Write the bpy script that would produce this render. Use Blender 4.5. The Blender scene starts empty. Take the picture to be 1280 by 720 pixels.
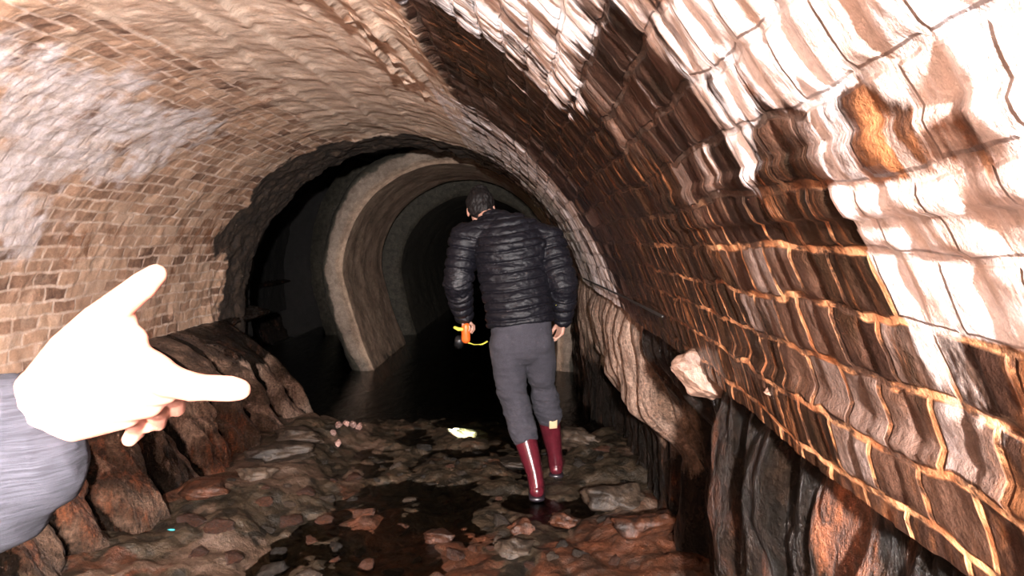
import bpy, bmesh, math, random
import numpy as np
from mathutils import Vector, Matrix

# ------------------------------------------------------------------ camera, world, lamp, exposure
SC = bpy.context.scene
COL = SC.collection
F = 850.0
YAW, PIT = math.atan(20 / F), math.atan(60 / F)
FW = Vector((-math.sin(YAW) * math.cos(PIT), math.cos(YAW) * math.cos(PIT), -math.sin(PIT)))
RT = Vector((math.cos(YAW), math.sin(YAW), 0))
UP = RT.cross(FW)
EYE = Vector((0, 0, 1.45))
cam_data = bpy.data.cameras.new('camera')
cam_data.sensor_width = 36
cam_data.lens = F / 1280 * 36
cam_data.clip_start = 0.02
cam = bpy.data.objects.new('camera', cam_data)
COL.objects.link(cam)
cam.matrix_world = Matrix(((RT.x, UP.x, -FW.x, EYE.x), (RT.y, UP.y, -FW.y, EYE.y), (RT.z, UP.z, -FW.z, EYE.z), (0, 0, 0, 1)))
SC.camera = cam

world = bpy.data.worlds.new('world')
SC.world = world
world.use_nodes = True
world.node_tree.nodes['Background'].inputs[0].default_value = (0.5, 0.6, 0.8, 1)
world.node_tree.nodes['Background'].inputs[1].default_value = 0.00003

SC.view_settings.view_transform = 'Standard'
SC.view_settings.look = 'None'
SC.view_settings.gamma = 1
SC.view_settings.use_curve_mapping = False
SC.view_settings.exposure = 3.0

lamp = bpy.data.lights.new('hand_lamp_light', 'POINT')     # the lamp carried just behind the camera
lamp.energy = 215
lamp.shadow_soft_size = 0.035
lamp.color = (1.0, 0.94, 0.92)
lo = bpy.data.objects.new('hand_lamp_light', lamp)
lo.location = (0.06, -0.85, 1.63)
COL.objects.link(lo)

spot = bpy.data.lights.new('walker_torch_light', 'SPOT')    # the walker's own torch, aimed at the water ahead
spot.energy = 2600
spot.spot_size = math.radians(11)
spot.spot_blend = 0.6
spot.shadow_soft_size = 0.012
spot.color = (0.85, 1.0, 0.88)
so = bpy.data.objects.new('walker_torch_light', spot)
COL.objects.link(so)


def aim(o, a, b):
    o.location = a
    o.rotation_euler = (Vector(b) - Vector(a)).to_track_quat('-Z', 'Y').to_euler()


def at(px, py, depth):
    """world point seen at a frame position at a distance along the tunnel"""
    d = FW * F + RT * (px - 640) + UP * (360 - py)
    return EYE + d * (depth / d.y)


# ------------------------------------------------------------------ noise
def _h(ix, iy, iz, seed):
    n = (ix.astype(np.int64) * 73856093) ^ (iy.astype(np.int64) * 19349663) ^ (iz.astype(np.int64) * 83492791) ^ (seed * 2654435761)
    n = (n ^ (n >> 13)) * 1274126177
    n = n ^ (n >> 16)
    return (n & 0xFFFFFF) / float(0xFFFFFF)


def vnoise(x, y, z=None, seed=0):
    x = np.asarray(x, float); y = np.asarray(y, float)
    x, y = np.broadcast_arrays(x, y)
    z = np.zeros_like(x) if z is None else np.broadcast_to(np.asarray(z, float), x.shape)
    ix, iy, iz = np.floor(x), np.floor(y), np.floor(z)
    fx, fy, fz = x - ix, y - iy, z - iz
    fx, fy, fz = [t * t * t * (t * (t * 6 - 15) + 10) for t in (fx, fy, fz)]
    r = 0
    for a in (0, 1):
        for b in (0, 1):
            for c in (0, 1):
                w = (fx if a else 1 - fx) * (fy if b else 1 - fy) * (fz if c else 1 - fz)
                r = r + w * _h(ix + a, iy + b, iz + c, seed)
    return r


def fbm(x, y, z=None, o=4, seed=0, gain=0.5):
    s, a, t = 0, 1.0, 0
    for i in range(o):
        k = 2.03 ** i
        s = s + a * vnoise(np.asarray(x) * k + i * 7.3, np.asarray(y) * k + i * 3.1, None if z is None else np.asarray(z) * k, seed + i)
        t += a
        a *= gain
    return s / t


def ss(a, b, x):
    t = np.clip((np.asarray(x, float) - a) / (b - a), 0, 1)
    return t * t * (3 - 2 * t)


def bump1(x, c, w):
    return np.exp(-((x - c) / w) ** 2)


# ------------------------------------------------------------------ object helpers
def tag(o, label=None, cat=None, group=None, kind=None):
    if label: o['label'] = label
    if cat: o['category'] = cat
    if group: o['group'] = group
    if kind: o['kind'] = kind
    return o


def link(name, me, mat=None, parent=None):
    o = bpy.data.objects.new(name, me)
    COL.objects.link(o)
    if mat:
        me.materials.clear(); me.materials.append(mat)
    if parent: o.parent = parent
    return o


def empty(name, loc=(0, 0, 0)):
    o = bpy.data.objects.new(name, None)
    o.location = loc; o.empty_display_size = 0.05
    COL.objects.link(o)
    return o


def grid_mesh(name, P, uv=None, attrs=None, flip=False, uv2=None):
    """P: (n, m, 3) array of points"""
    n, m = P.shape[:2]
    idx = np.arange(n * m).reshape(n, m)
    a, b, c, d = idx[:-1, :-1], idx[1:, :-1], idx[1:, 1:], idx[:-1, 1:]
    q = np.stack([a, d, c, b] if flip else [a, b, c, d], -1).reshape(-1, 4)
    me = bpy.data.meshes.new(name)
    me.vertices.add(n * m); me.vertices.foreach_set('co', P.reshape(-1).astype(np.float32))
    me.loops.add(q.size); me.loops.foreach_set('vertex_index', q.reshape(-1).astype(np.int32))
    me.polygons.add(len(q)); me.polygons.foreach_set('loop_start', (np.arange(len(q)) * 4).astype(np.int32))
    me.update(calc_edges=True)
    me.polygons.foreach_set('use_smooth', np.ones(len(q), bool))
    if uv is not None:
        l = me.uv_layers.new(name='UVMap')
        l.data.foreach_set('uv', uv.reshape(-1, 2)[q.reshape(-1)].reshape(-1).astype(np.float32))
    if uv2 is not None:
        l = me.uv_layers.new(name='surface')
        l.data.foreach_set('uv', uv2.reshape(-1, 2)[q.reshape(-1)].reshape(-1).astype(np.float32))
    for k, v in (attrs or {}).items():
        at_ = me.attributes.new(k, 'FLOAT_COLOR', 'POINT')
        full = np.concatenate([v.reshape(-1, 3), np.ones((n * m, 1))], 1)
        at_.data.foreach_set('color', full.reshape(-1).astype(np.float32))
    me.validate()
    return me


class MB:
    """collects tapered tubes, ellipsoids and boxes into one mesh"""
    def __init__(s): s.v = []; s.f = []

    def ring(s, c, ax, ref, rx, ry, n):
        ax = Vector(ax).normalized()
        u = (Vector(ref) - ax * ax.dot(Vector(ref)))
        if u.length < 1e-4: u = ax.orthogonal()
        u.normalize(); w = ax.cross(u)
        b = len(s.v)
        for i in range(n):
            t = 2 * math.pi * i / n
            s.v.append(Vector(c) + u * (math.cos(t) * rx) + w * (math.sin(t) * ry))
        return b

    def tube(s, pts, rad, ref=(1, 0, 0), n=16, cap=True, dome=True):
        pts = [Vector(p) for p in pts]
        rad = [(r, r) if not isinstance(r, (tuple, list)) else r for r in rad]
        P, R, A = [], [], []
        for i, p in enumerate(pts):
            a = (pts[min(i + 1, len(pts) - 1)] - pts[max(i - 1, 0)])
            A.append(a.normalized()); P.append(p); R.append(rad[i])
        if dome:
            def cap_(p, a, r, sgn):
                k = min(r); out = []
                for t in (0.5, 0.85, 0.98):
                    out.append((p + a * (sgn * k * t), a, (r[0] * math.sqrt(1 - t * t), r[1] * math.sqrt(1 - t * t))))
                return out
            st = cap_(P[0], A[0], R[0], -1)[::-1]; en = cap_(P[-1], A[-1], R[-1], 1)
            seq = st + list(zip(P, A, R)) + en
        else:
            seq = list(zip(P, A, R))
        prev = None
        for p, a, r in seq:
            b = s.ring(p, a, ref, r[0], r[1], n)
            if prev is not None:
                for i in range(n):
                    j = (i + 1) % n
                    s.f.append((prev + i, prev + j, b + j, b + i))
            else:
                first = b
            prev = b
        if cap:
            s.f.append(tuple(reversed(range(first, first + n)))); s.f.append(tuple(range(prev, prev + n)))
        return s

    def ball(s, c, r, rot=None, n=16, m=10):
        r = (r, r, r) if not isinstance(r, (tuple, list)) else r
        M = rot or Matrix.Identity(3)
        b = len(s.v)
        for i in range(1, m):
            p = math.pi * i / m
            for j in range(n):
                t = 2 * math.pi * j / n
                s.v.append(Vector(c) + M @ Vector((r[0] * math.sin(p) * math.cos(t), r[1] * math.sin(p) * math.sin(t), r[2] * math.cos(p))))
        for i in range(m - 2):
            for j in range(n):
                k = (j + 1) % n
                s.f.append((b + i * n + j, b + (i + 1) * n + j, b + (i + 1) * n + k, b + i * n + k))
        s.f.append(tuple(range(b, b + n))); s.f.append(tuple(reversed(range(b + (m - 2) * n, b + (m - 1) * n))))
        return s

    def box(s, c, size, rot=None):
        M = rot or Matrix.Identity(3); b = len(s.v)
        for x in (-.5, .5):
            for y in (-.5, .5):
                for z in (-.5, .5):
                    s.v.append(Vector(c) + M @ Vector((x * size[0], y * size[1], z * size[2])))
        for q in ((0, 1, 3, 2), (4, 6, 7, 5), (0, 4, 5, 1), (2, 3, 7, 6), (0, 2, 6, 4), (1, 5, 7, 3)):
            s.f.append(tuple(b + i for i in q))
        return s

    def mesh(s, name, smooth=True):
        me = bpy.data.meshes.new(name)
        me.from_pydata([tuple(v) for v in s.v], [], s.f); me.update()
        for p in me.polygons: p.use_smooth = smooth
        return me

    def build(s, name, mat, parent=None, bevel=0, smooth=True):
        o = link(name, s.mesh(name, smooth), mat, parent)
        if bevel:
            b = o.modifiers.new('bevel', 'BEVEL'); b.width = bevel; b.segments = 3; b.limit_method = 'ANGLE'
        return o

    def fused(s, name, mat, parent=None, voxel=0.008, smooth=6, disp=None):
        """fuse everything collected into one continuous surface"""
        o = link(name, s.mesh(name), mat)
        r = o.modifiers.new('fuse', 'REMESH'); r.mode = 'VOXEL'; r.voxel_size = voxel; r.use_smooth_shade = True
        k = o.modifiers.new('smooth', 'SMOOTH'); k.factor = 0.5; k.iterations = smooth
        dg = bpy.context.evaluated_depsgraph_get()
        me = bpy.data.meshes.new_from_object(o.evaluated_get(dg))
        o.modifiers.clear(); o.data = me
        me.name = name
        me.materials.clear(); me.materials.append(mat)
        n = len(me.vertices)
        co = np.empty(n * 3, np.float32); me.vertices.foreach_get('co', co); co = co.reshape(-1, 3)
        if disp is not None:
            no = np.empty(n * 3, np.float32); me.vertices.foreach_get('normal', no); no = no.reshape(-1, 3)
            co = disp(co.astype(float), no.astype(float))
            me.vertices.foreach_set('co', co.reshape(-1).astype(np.float32)); me.update()
        me.polygons.foreach_set('use_smooth', np.ones(len(me.polygons), bool))
        if parent: o.parent = parent
        return o


# ------------------------------------------------------------------ materials
class NT:
    def __init__(s, name):
        s.m = bpy.data.materials.new(name); s.m.use_nodes = True
        s.t = s.m.node_tree; s.b = s.t.nodes['Principled BSDF']

    def n(s, typ, **kw):
        nd = s.t.nodes.new(typ)
        for k, v in kw.items():
            setattr(nd, k, v)
        return nd

    def l(s, a, b): s.t.links.new(a, b)

    def put(s, sock, v):
        if hasattr(v, 'links'): s.l(v, sock)
        elif isinstance(v, (tuple, list)) and len(v) == 3 and sock.type == 'RGBA': sock.default_value = (*v, 1)
        elif sock.type == 'RGBA' and not isinstance(v, (tuple, list)): sock.default_value = (v, v, v, 1)
        else: sock.default_value = v

    def noise(s, vec, scale, detail=5, rough=0.6, dist=0.0):
        nd = s.n('ShaderNodeTexNoise'); s.l(vec, nd.inputs['Vector'])
        nd.inputs['Scale'].default_value = scale; nd.inputs['Detail'].default_value = detail
        nd.inputs['Roughness'].default_value = rough; nd.inputs['Distortion'].default_value = dist
        return nd.outputs['Fac']

    def mapv(s, vec, sc, loc=(0, 0, 0)):
        nd = s.n('ShaderNodeMapping'); s.l(vec, nd.inputs['Vector'])
        nd.inputs['Scale'].default_value = sc; nd.inputs['Location'].default_value = loc
        return nd.outputs[0]

    def ramp(s, fac, stops, interp='LINEAR'):
        nd = s.n('ShaderNodeValToRGB'); s.l(fac, nd.inputs[0]); r = nd.color_ramp; r.interpolation = interp
        while len(r.elements) < len(stops): r.elements.new(0.5)
        for e, (p, c) in zip(r.elements, stops):
            e.position = p; e.color = (*c, 1) if isinstance(c, tuple) else (c, c, c, 1)
        return nd.outputs[0]

    def mix(s, f, a, b, mode='MIX'):
        nd = s.n('ShaderNodeMix', data_type='RGBA', blend_type=mode)
        s.put(nd.inputs[0], f); s.put(nd.inputs[6], a); s.put(nd.inputs[7], b)
        return nd.outputs[2]

    def math(s, op, a, b=0.0, c=None, clamp=False):
        nd = s.n('ShaderNodeMath', operation=op); nd.use_clamp = clamp
        s.put(nd.inputs[0], a); s.put(nd.inputs[1], b)
        if c is not None: s.put(nd.inputs[2], c)
        return nd.outputs[0]

    def step(s, x, a, b):
        nd = s.n('ShaderNodeMapRange', interpolation_type='SMOOTHSTEP')
        s.put(nd.inputs[0], x); nd.inputs[1].default_value = a; nd.inputs[2].default_value = b
        return nd.outputs[0]

    def bumpn(s, h, strength, dist, normal=None):
        nd = s.n('ShaderNodeBump'); nd.inputs['Strength'].default_value = strength; nd.inputs['Distance'].default_value = dist
        s.l(h, nd.inputs['Height'])
        if normal is not None: s.l(normal, nd.inputs['Normal'])
        return nd.outputs[0]

    def out(s, col=None, rough=None, normal=None, **kw):
        if col is not None: s.put(s.b.inputs['Base Color'], col)
        if rough is not None: s.put(s.b.inputs['Roughness'], rough)
        if normal is not None: s.l(normal, s.b.inputs['Normal'])
        for k, v in kw.items(): s.put(s.b.inputs[k.replace('_', ' ')], v)
        return s.m

    def sep(s, name):
        a = s.n('ShaderNodeAttribute', attribute_name=name)
        d = s.n('ShaderNodeSeparateColor'); s.l(a.outputs['Color'], d.inputs[0])
        return d.outputs

    def breakup(s, mask, vec, scale, amt=0.5, lo=0.35, hi=0.65, detail=6):
        """a mask whose edge is broken up by fine noise"""
        n_ = s.noise(vec, scale, detail, 0.65)
        return s.step(s.math('MULTIPLY_ADD', s.math('SUBTRACT', n_, 0.5), amt * 2, mask), lo, hi)


def mat_brick():
    t = NT('brick_vault')
    uv = t.n('ShaderNodeUVMap', uv_map='UVMap').outputs[0]
    pos = t.n('ShaderNodeNewGeometry').outputs['Position']
    calc, dark, soot = t.sep('stain_shading_a')[:3]
    rust, plas, right = t.sep('stain_b')[:3]
    def bricks(width, ms, smooth):
        br = t.n('ShaderNodeTexBrick'); t.l(uv, br.inputs['Vector'])
        br.offset = 0.5
        br.inputs['Scale'].default_value = 1.0
        br.inputs['Brick Width'].default_value = width
        br.inputs['Row Height'].default_value = 0.072
        br.inputs['Mortar Size'].default_value = ms
        br.inputs['Mortar Smooth'].default_value = smooth
        br.inputs['Color1'].default_value = (0, 0, 0, 1); br.inputs['Color2'].default_value = (1, 1, 1, 1)
        br.inputs['Mortar'].default_value = (0.5, 0.5, 0.5, 1)
        return br.outputs['Color'], br.outputs['Fac']
    rndL, morLf = bricks(0.17, 0.013, 0.9)
    rndR, morRf = bricks(0.088, 0.0065, 0.5)
    rnd = t.mix(right, rndL, rndR)
    mor = t.math('ADD', t.math('MULTIPLY', morLf, t.math('SUBTRACT', 1.0, right)), t.math('MULTIPLY', morRf, right))
    suv = t.n('ShaderNodeUVMap', uv_map='surface').outputs[0]
    wn = t.noise(pos, 90, 6, 0.7)
    mn = t.noise(pos, 14, 6, 0.65)
    bn = t.noise(pos, 3.2, 5, 0.6)
    streak = t.noise(t.mapv(suv, (15, 3, 1)), 1.0, 6, 0.65, 0.6)
    streak2 = t.noise(t.mapv(suv, (55, 6, 1), (3, 7, 0)), 1.0, 5, 0.65, 0.4)
    # left bricks: tan, sandy, brown
    lb = t.ramp(t.math('ADD', t.math('MULTIPLY', rnd, 0.55), t.math('MULTIPLY', mn, 0.55)),
                [(0.2, (0.10, 0.05, 0.032)), (0.38, (0.25, 0.135, 0.085)), (0.55, (0.42, 0.25, 0.16)), (0.75, (0.48, 0.31, 0.21)), (0.95, (0.55, 0.42, 0.34))])
    lm = t.mix(t.step(mn, 0.35, 0.65), (0.66, 0.52, 0.43), (0.48, 0.34, 0.26))
    morL = t.math('MULTIPLY', mor, t.step(bn, 0.2, 0.4))
    left = t.mix(t.math('MULTIPLY', morL, .85), lb, lm)
    wash = t.step(t.noise(t.mapv(pos, (1, 1, 1), (7, 2, 4)), 5, 6, 0.7), .42, .62)
    left = t.mix(t.math('MULTIPLY', wash, .5), left, t.mix(t.step(mn, .35, .65), (0.52, 0.36, 0.26), (0.42, 0.25, 0.165)))
    # right bricks: dark wet brown, mortar orange
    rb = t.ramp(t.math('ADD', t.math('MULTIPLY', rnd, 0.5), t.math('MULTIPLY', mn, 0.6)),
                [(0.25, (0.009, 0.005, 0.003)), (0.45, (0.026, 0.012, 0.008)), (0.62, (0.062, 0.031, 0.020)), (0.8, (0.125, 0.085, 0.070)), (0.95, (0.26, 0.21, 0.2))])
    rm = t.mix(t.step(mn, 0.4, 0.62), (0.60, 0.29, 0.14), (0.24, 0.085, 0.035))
    om = t.sep('mortar_shade_c')[0]
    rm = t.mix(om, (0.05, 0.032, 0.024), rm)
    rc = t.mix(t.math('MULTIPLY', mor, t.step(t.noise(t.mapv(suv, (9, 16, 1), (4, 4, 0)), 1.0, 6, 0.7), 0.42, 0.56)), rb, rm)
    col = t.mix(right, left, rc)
    # smooth lime wash near the crown
    pc = t.mix(t.step(mn, 0.3, 0.7), (0.46, 0.31, 0.22), (0.62, 0.47, 0.37))
    col = t.mix(t.breakup(plas, pos, 9, 0.4), col, pc)
    # rust
    rs = t.breakup(rust, t.mapv(suv, (18, 7, 1)), 1.0, 0.6)
    col = t.mix(t.math('MULTIPLY', rs, 0.85), col, t.mix(wn, (0.06, 0.02, 0.008), (0.34, 0.13, 0.05)))
    # dark wet slime
    dk = t.breakup(dark, t.mapv(suv, (26, 6, 1), (5, 1, 0)), 1.0, 0.5)
    dc = t.ramp(streak2, [(0.35, (0.007, 0.005, 0.003)), (0.55, (0.03, 0.013, 0.007)), (0.68, (0.15, 0.055, 0.022)), (0.78, (0.4, 0.3, 0.25))])
    col = t.mix(t.math('MULTIPLY', dk, t.math('SUBTRACT', 1.0, t.math('MULTIPLY', t.math('MULTIPLY', mor, om), .75))), col, dc)
    # calcite
    cv = t.mix(right, t.mapv(pos, (9, 9, 9)), t.mapv(suv, (13, 5, 1), (2, 9, 0)))
    cm = t.mix(right, t.breakup(calc, cv, 1.0, 0.7, 0.25, 0.8, 8), t.breakup(calc, cv, 1.0, 0.6, 0.4, 0.6, 8))
    cm = t.math('MULTIPLY', cm, t.math('SUBTRACT', 1.0, t.math('MULTIPLY', mor, 0.25)))
    cc = t.mix(t.step(mn, 0.35, 0.65), (0.70, 0.62, 0.62), (0.50, 0.41, 0.37))
    cr = t.mix(t.step(streak, 0.45, 0.6), (0.84, 0.79, 0.80), (0.56, 0.45, 0.40))
    col = t.mix(cm, col, t.mix(right, cc, cr))
    # soot, then painted near black deeper in for the unlit recess
    sm = t.breakup(soot, pos, 16, 0.45)
    scol = t.ramp(mn, [(0.35, (0.014, 0.010, 0.008)), (0.6, (0.045, 0.028, 0.018)), (0.8, (0.10, 0.065, 0.04))])
    col = t.mix(sm, col, t.mix(t.sep('mortar_shade_c')[1], scol, (0.007, 0.006, 0.005)))
    # pitted tone
    col = t.mix(0.5, col, t.ramp(wn, [(0.3, 0.65), (0.7, 1.4)]), 'MULTIPLY')
    rough = t.mix(right, 0.8, 0.34)
    rough = t.mix(dk, rough, 0.22)
    rough = t.mix(cm, rough, t.mix(right, 0.85, 0.5))
    h = t.math('ADD', t.math('MULTIPLY', t.math('SUBTRACT', 1.0, t.math('MULTIPLY', mor, t.math('SUBTRACT', t.math('MULTIPLY_ADD', right, .65, 0.35), t.math('MULTIPLY', plas, 0.3)))), 0.5), t.math('MULTIPLY', mn, 0.9))
    h = t.math('ADD', h, t.math('MULTIPLY', wn, 0.35))
    h2 = t.math('ADD', t.math('MULTIPLY', streak, 0.8), t.math('MULTIPLY', streak2, 0.5))
    n1 = t.bumpn(h, 0.7, 0.012)
    n2 = t.bumpn(t.math('MULTIPLY', h2, right), 0.3, 0.005, n1)
    return t.out(col, rough, n2, Specular_IOR_Level=t.math('MULTIPLY_ADD', right, -.18, .45))


def mat_rock(name, dry=0.0):
    t = NT(name)
    pos = t.n('ShaderNodeNewGeometry').outputs['Position']
    rust, pale, dark = t.sep('stain_shading_a')[:3]
    a = t.noise(pos, 6, 8, 0.65); b = t.noise(t.mapv(pos, (1, 1, 0.22)), 30, 6, 0.65, 0.5); c = t.noise(pos, 70, 5, 0.7)
    e = t.noise(t.mapv(pos, (1, 1, 0.3), (3, 4, 5)), 11, 6, 0.65, 0.8)
    base = t.ramp(a, [(0.3, (0.02, 0.013, 0.009)), (0.48, (0.085, 0.05, 0.032)), (0.62, (0.20, 0.12, 0.08)), (0.8, (0.32, 0.22, 0.16))])
    rs = t.breakup(rust, t.mapv(pos, (1, 1, 0.3)), 14, 0.6)
    col = t.mix(t.math('MULTIPLY', rs, 0.85), base, t.mix(t.step(b, 0.35, 0.65), (0.04, 0.014, 0.008), (0.24, 0.075, 0.028)))
    pl = t.breakup(pale, t.mapv(pos, (1, 1, 0.25)), 18, 0.55)
    col = t.mix(pl, col, t.mix(t.step(e, 0.35, 0.65), (0.48, 0.33, 0.25), (0.22, 0.13, 0.09)))
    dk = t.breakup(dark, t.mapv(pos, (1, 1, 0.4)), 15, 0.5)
    col = t.mix(dk, col, t.ramp(e, [(0.35, (0.004, 0.003, 0.002)), (0.55, (0.014, 0.008, 0.005)), (0.68, (0.05, 0.018, 0.009)), (0.8, (0.16, 0.11, 0.09))]))  # palest stop adds pale drips and painted glints to the wet black
    col = t.mix(0.8, col, t.ramp(c, [(0.35, 0.35), (0.65, 1.5)]), 'MULTIPLY')
    h = t.math('ADD', t.math('MULTIPLY', b, 1.0), t.math('MULTIPLY', c, 0.8))
    h = t.math('ADD', h, t.math('MULTIPLY', e, 1.2))
    return t.out(col, t.mix(dk, 0.5, 0.2), t.bumpn(h, 1.0, 0.03), Specular_IOR_Level=t.math('MULTIPLY_ADD', dk, -.2, .4))


def mat_render():
    t = NT('old_render')
    pos = t.n('ShaderNodeNewGeometry').outputs['Position']
    rust, pale, dark = t.sep('stain_shading_a')[:3]
    a = t.noise(pos, 3.5, 8, 0.65); b = t.noise(pos, 16, 7, 0.7, 0.3); c = t.noise(pos, 70, 4, 0.7)
    col = t.ramp(t.math('ADD', t.math('MULTIPLY', a, .6), t.math('MULTIPLY', b, .4)), [(0.3, (0.05, 0.036, 0.026)), (0.45, (0.17, 0.125, 0.095)), (0.6, (0.30, 0.235, 0.185)), (0.8, (0.38, 0.32, 0.26))])
    col = t.mix(t.breakup(dark, pos, 5, 0.5), col, t.ramp(b, [(0.35, (0.02, 0.018, 0.012)), (0.7, (0.08, 0.07, 0.05))]))
    col = t.mix(t.math('MULTIPLY', pale, .9), col, t.mix(1.0, col, (1.6, 1.45, 1.3), 'MULTIPLY'))  # inner face colour lightened to make up for grazing light
    col = t.mix(0.5, col, t.ramp(c, [(0.3, .6), (0.7, 1.3)]), 'MULTIPLY')
    return t.out(col, 0.75, t.bumpn(t.math('ADD', b, t.math('MULTIPLY', c, .4)), 0.7, 0.02))


def mat_bed():
    t = NT('streambed')
    pos = t.n('ShaderNodeNewGeometry').outputs['Position']
    rust, pale, dark = t.sep('stain_shading_a')[:3]
    a = t.noise(pos, 9, 8, 0.7, 0.4); c = t.noise(pos, 60, 5, 0.7)
    v = t.n('ShaderNodeTexVoronoi'); t.l(pos, v.inputs['Vector']); v.inputs['Scale'].default_value = 16
    vc = t.n('ShaderNodeSeparateColor'); t.l(v.outputs['Color'], vc.inputs[0])
    base = t.ramp(t.math('ADD', t.math('MULTIPLY', a, 0.7), t.math('MULTIPLY', vc.outputs[0], 0.3)),
                  [(0.3, (0.012, 0.010, 0.007)), (0.45, (0.028, 0.021, 0.013)), (0.6, (0.06, 0.042, 0.026)), (0.85, (0.12, 0.08, 0.052))])
    rs = t.breakup(rust, pos, 12, 0.6)
    col = t.mix(t.math('MULTIPLY', rs, 0.8), base, t.mix(t.step(a, 0.35, 0.65), (0.03, 0.014, 0.008), (0.14, 0.045, 0.02)))
    pl = t.breakup(pale, pos, 14, 0.5)
    col = t.mix(pl, col, (0.11, 0.07, 0.048))
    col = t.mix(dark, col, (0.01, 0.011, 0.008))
    col = t.mix(0.6, col, t.ramp(c, [(0.3, 0.4), (0.7, 1.3)]), 'MULTIPLY')
    h = t.math('ADD', t.math('MULTIPLY', a, 1.0), t.math('MULTIPLY', c, 0.35))
    return t.out(col, 0.35, t.bumpn(h, 0.8, 0.03))


def mat_stone(name, c1, c2, rough=0.4):
    t = NT(name)
    g = t.n('ShaderNodeTexCoord').outputs['Object']
    oi = t.n('ShaderNodeObjectInfo')
    a = t.noise(g, 9, 7, 0.7, 0.4); c = t.noise(g, 50, 5, 0.7)
    col = t.mix(t.step(a, 0.35, 0.65), c1, c2)
    col = t.mix(1.0, col, t.ramp(oi.outputs['Random'], [(0, 0.5), (1, 1.35)]), 'MULTIPLY')
    return t.out(col, rough, t.bumpn(t.math('ADD', a, t.math('MULTIPLY', c, 0.5)), 0.8, 0.015))


def mat_water():
    t = NT('stream_water')
    pos = t.n('ShaderNodeNewGeometry').outputs['Position']
    a = t.noise(t.mapv(pos, (1, 0.6, 1)), 9, 4, 0.6, 0.6)
    b = t.noise(pos, 34, 3, 0.6)
    nrm = t.bumpn(t.math('ADD', a, t.math('MULTIPLY', b, 0.4)), 0.6, 0.012)
    fr = t.n('ShaderNodeFresnel'); fr.inputs[0].default_value = 1.33; t.l(nrm, fr.inputs['Normal'])
    gl = t.n('ShaderNodeBsdfGlossy'); gl.inputs['Roughness'].default_value = 0.06; t.l(nrm, gl.inputs['Normal'])
    tr = t.n('ShaderNodeBsdfTransparent'); tr.inputs[0].default_value = (0.88, 0.90, 0.80, 1)
    mx = t.n('ShaderNodeMixShader'); t.l(fr.outputs[0], mx.inputs[0]); t.l(tr.outputs[0], mx.inputs[1]); t.l(gl.outputs[0], mx.inputs[2])
    t.l(mx.outputs[0], t.t.nodes['Material Output'].inputs[0])
    return t.m


def mat_plain(name, col, rough=0.5, nscale=None, namt=0.3, bump=0.0, bdist=0.002, stretch=(1, 1, 1), **kw):
    t = NT(name)
    g = t.n('ShaderNodeTexCoord').outputs['Object']
    if nscale:
        n_ = t.noise(t.mapv(g, stretch), nscale, 5, 0.65)
        c = t.mix(1.0, col, t.ramp(n_, [(0.3, 1 - namt), (0.7, 1 + namt)]), 'MULTIPLY')
        return t.out(c, rough, t.bumpn(n_, bump, bdist) if bump else None, **kw)
    return t.out(col, rough, **kw)


def mat_skin(name, col=(0.56, 0.33, 0.25)):
    t = NT(name)
    g = t.n('ShaderNodeTexCoord').outputs['Object']
    n_ = t.noise(g, 45, 4, 0.6); f = t.noise(g, 260, 4, 0.7)
    c = t.mix(t.step(n_, 0.3, 0.7), col, (col[0] * 0.88, col[1] * 0.72, col[2] * 0.68))
    return t.out(c, 0.48, t.bumpn(f, 0.25, 0.001), Subsurface_Weight=0.12, Subsurface_Scale=0.01, Subsurface_Radius=(1.0, 0.35, 0.2))


M_BRICK = mat_brick()
M_ROCK = mat_rock('wet_rock')
M_BED = mat_bed()
M_RENDER = mat_render()
M_WATER = mat_water()

M_SHADE_ROCK = mat_plain('shade_black_rock', (0.008, 0.007, 0.006), 0.9, 8, .4, .6, .02)  # near-black colour standing in for the darkness of the unlit passages

# ------------------------------------------------------------------ the brick vault
CX, CZ, R0 = -1.03, 0.75, 1.5
ys = np.concatenate([np.arange(-2.6, 0.3, 0.05), np.arange(0.3, 2.6, 0.0065), np.arange(2.6, 6.2, 0.013), np.arange(6.2, 11.3, 0.045)])
th = np.concatenate([np.arange(math.radians(15.2), math.radians(66), 0.0046), np.arange(math.radians(66), math.radians(189), 0.0085)])
Y, T = np.meshgrid(ys, th, indexing='ij')
TD = np.degrees(T)
S = T * R0
rightw = 1 - ss(62, 72, TD)
plaster = ss(58, 66, TD) * (1 - ss(97, 112, TD + 14 * (fbm(Y * 1.5, S * 2, seed=5) - 0.5)))
plaster = np.clip(plaster + 0.0, 0, 1)
wob = 0.012
U_ = Y + wob * 3 * (fbm(Y * 3, S * 3, seed=11) - .5) + (0.028 - .016 * rightw) * (fbm(Y * 14, S * 14, seed=12) - .5)
V_ = S + wob * 2.6 * (fbm(Y * 2.2, S * 2.2, seed=13) - .5) + 0.024 * (fbm(Y * 12, S * 12, seed=14) - .5)
BW, RH, MS = np.where(TD < 67, 0.088, 0.17), 0.072, 0.008
row = np.floor(V_ / RH)
uu = U_ + np.where(np.mod(row, 2) == 1, BW * 0.5, 0)
cell = np.floor(uu / BW)
du = (uu / BW - cell) * BW; dv = (V_ / RH - row) * RH
sc_u = np.where(TD < 68, 1 / 1.75, 1.0)
edge = np.minimum(np.minimum(du, BW - du), np.minimum(dv, RH - dv))
brick = ss(0.002, 0.013, edge)
brnd = _h(row, cell, row * 0, 3)
lump = fbm(Y * 2, S * 2, seed=21) - .5
mid = fbm(Y * 9, S * 9, seed=22) - .5
fine = fbm(Y * 30, S * 30, seed=23, o=3) - .5
streak = fbm(Y * 16, S * 2.2, seed=24) - .5
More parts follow.
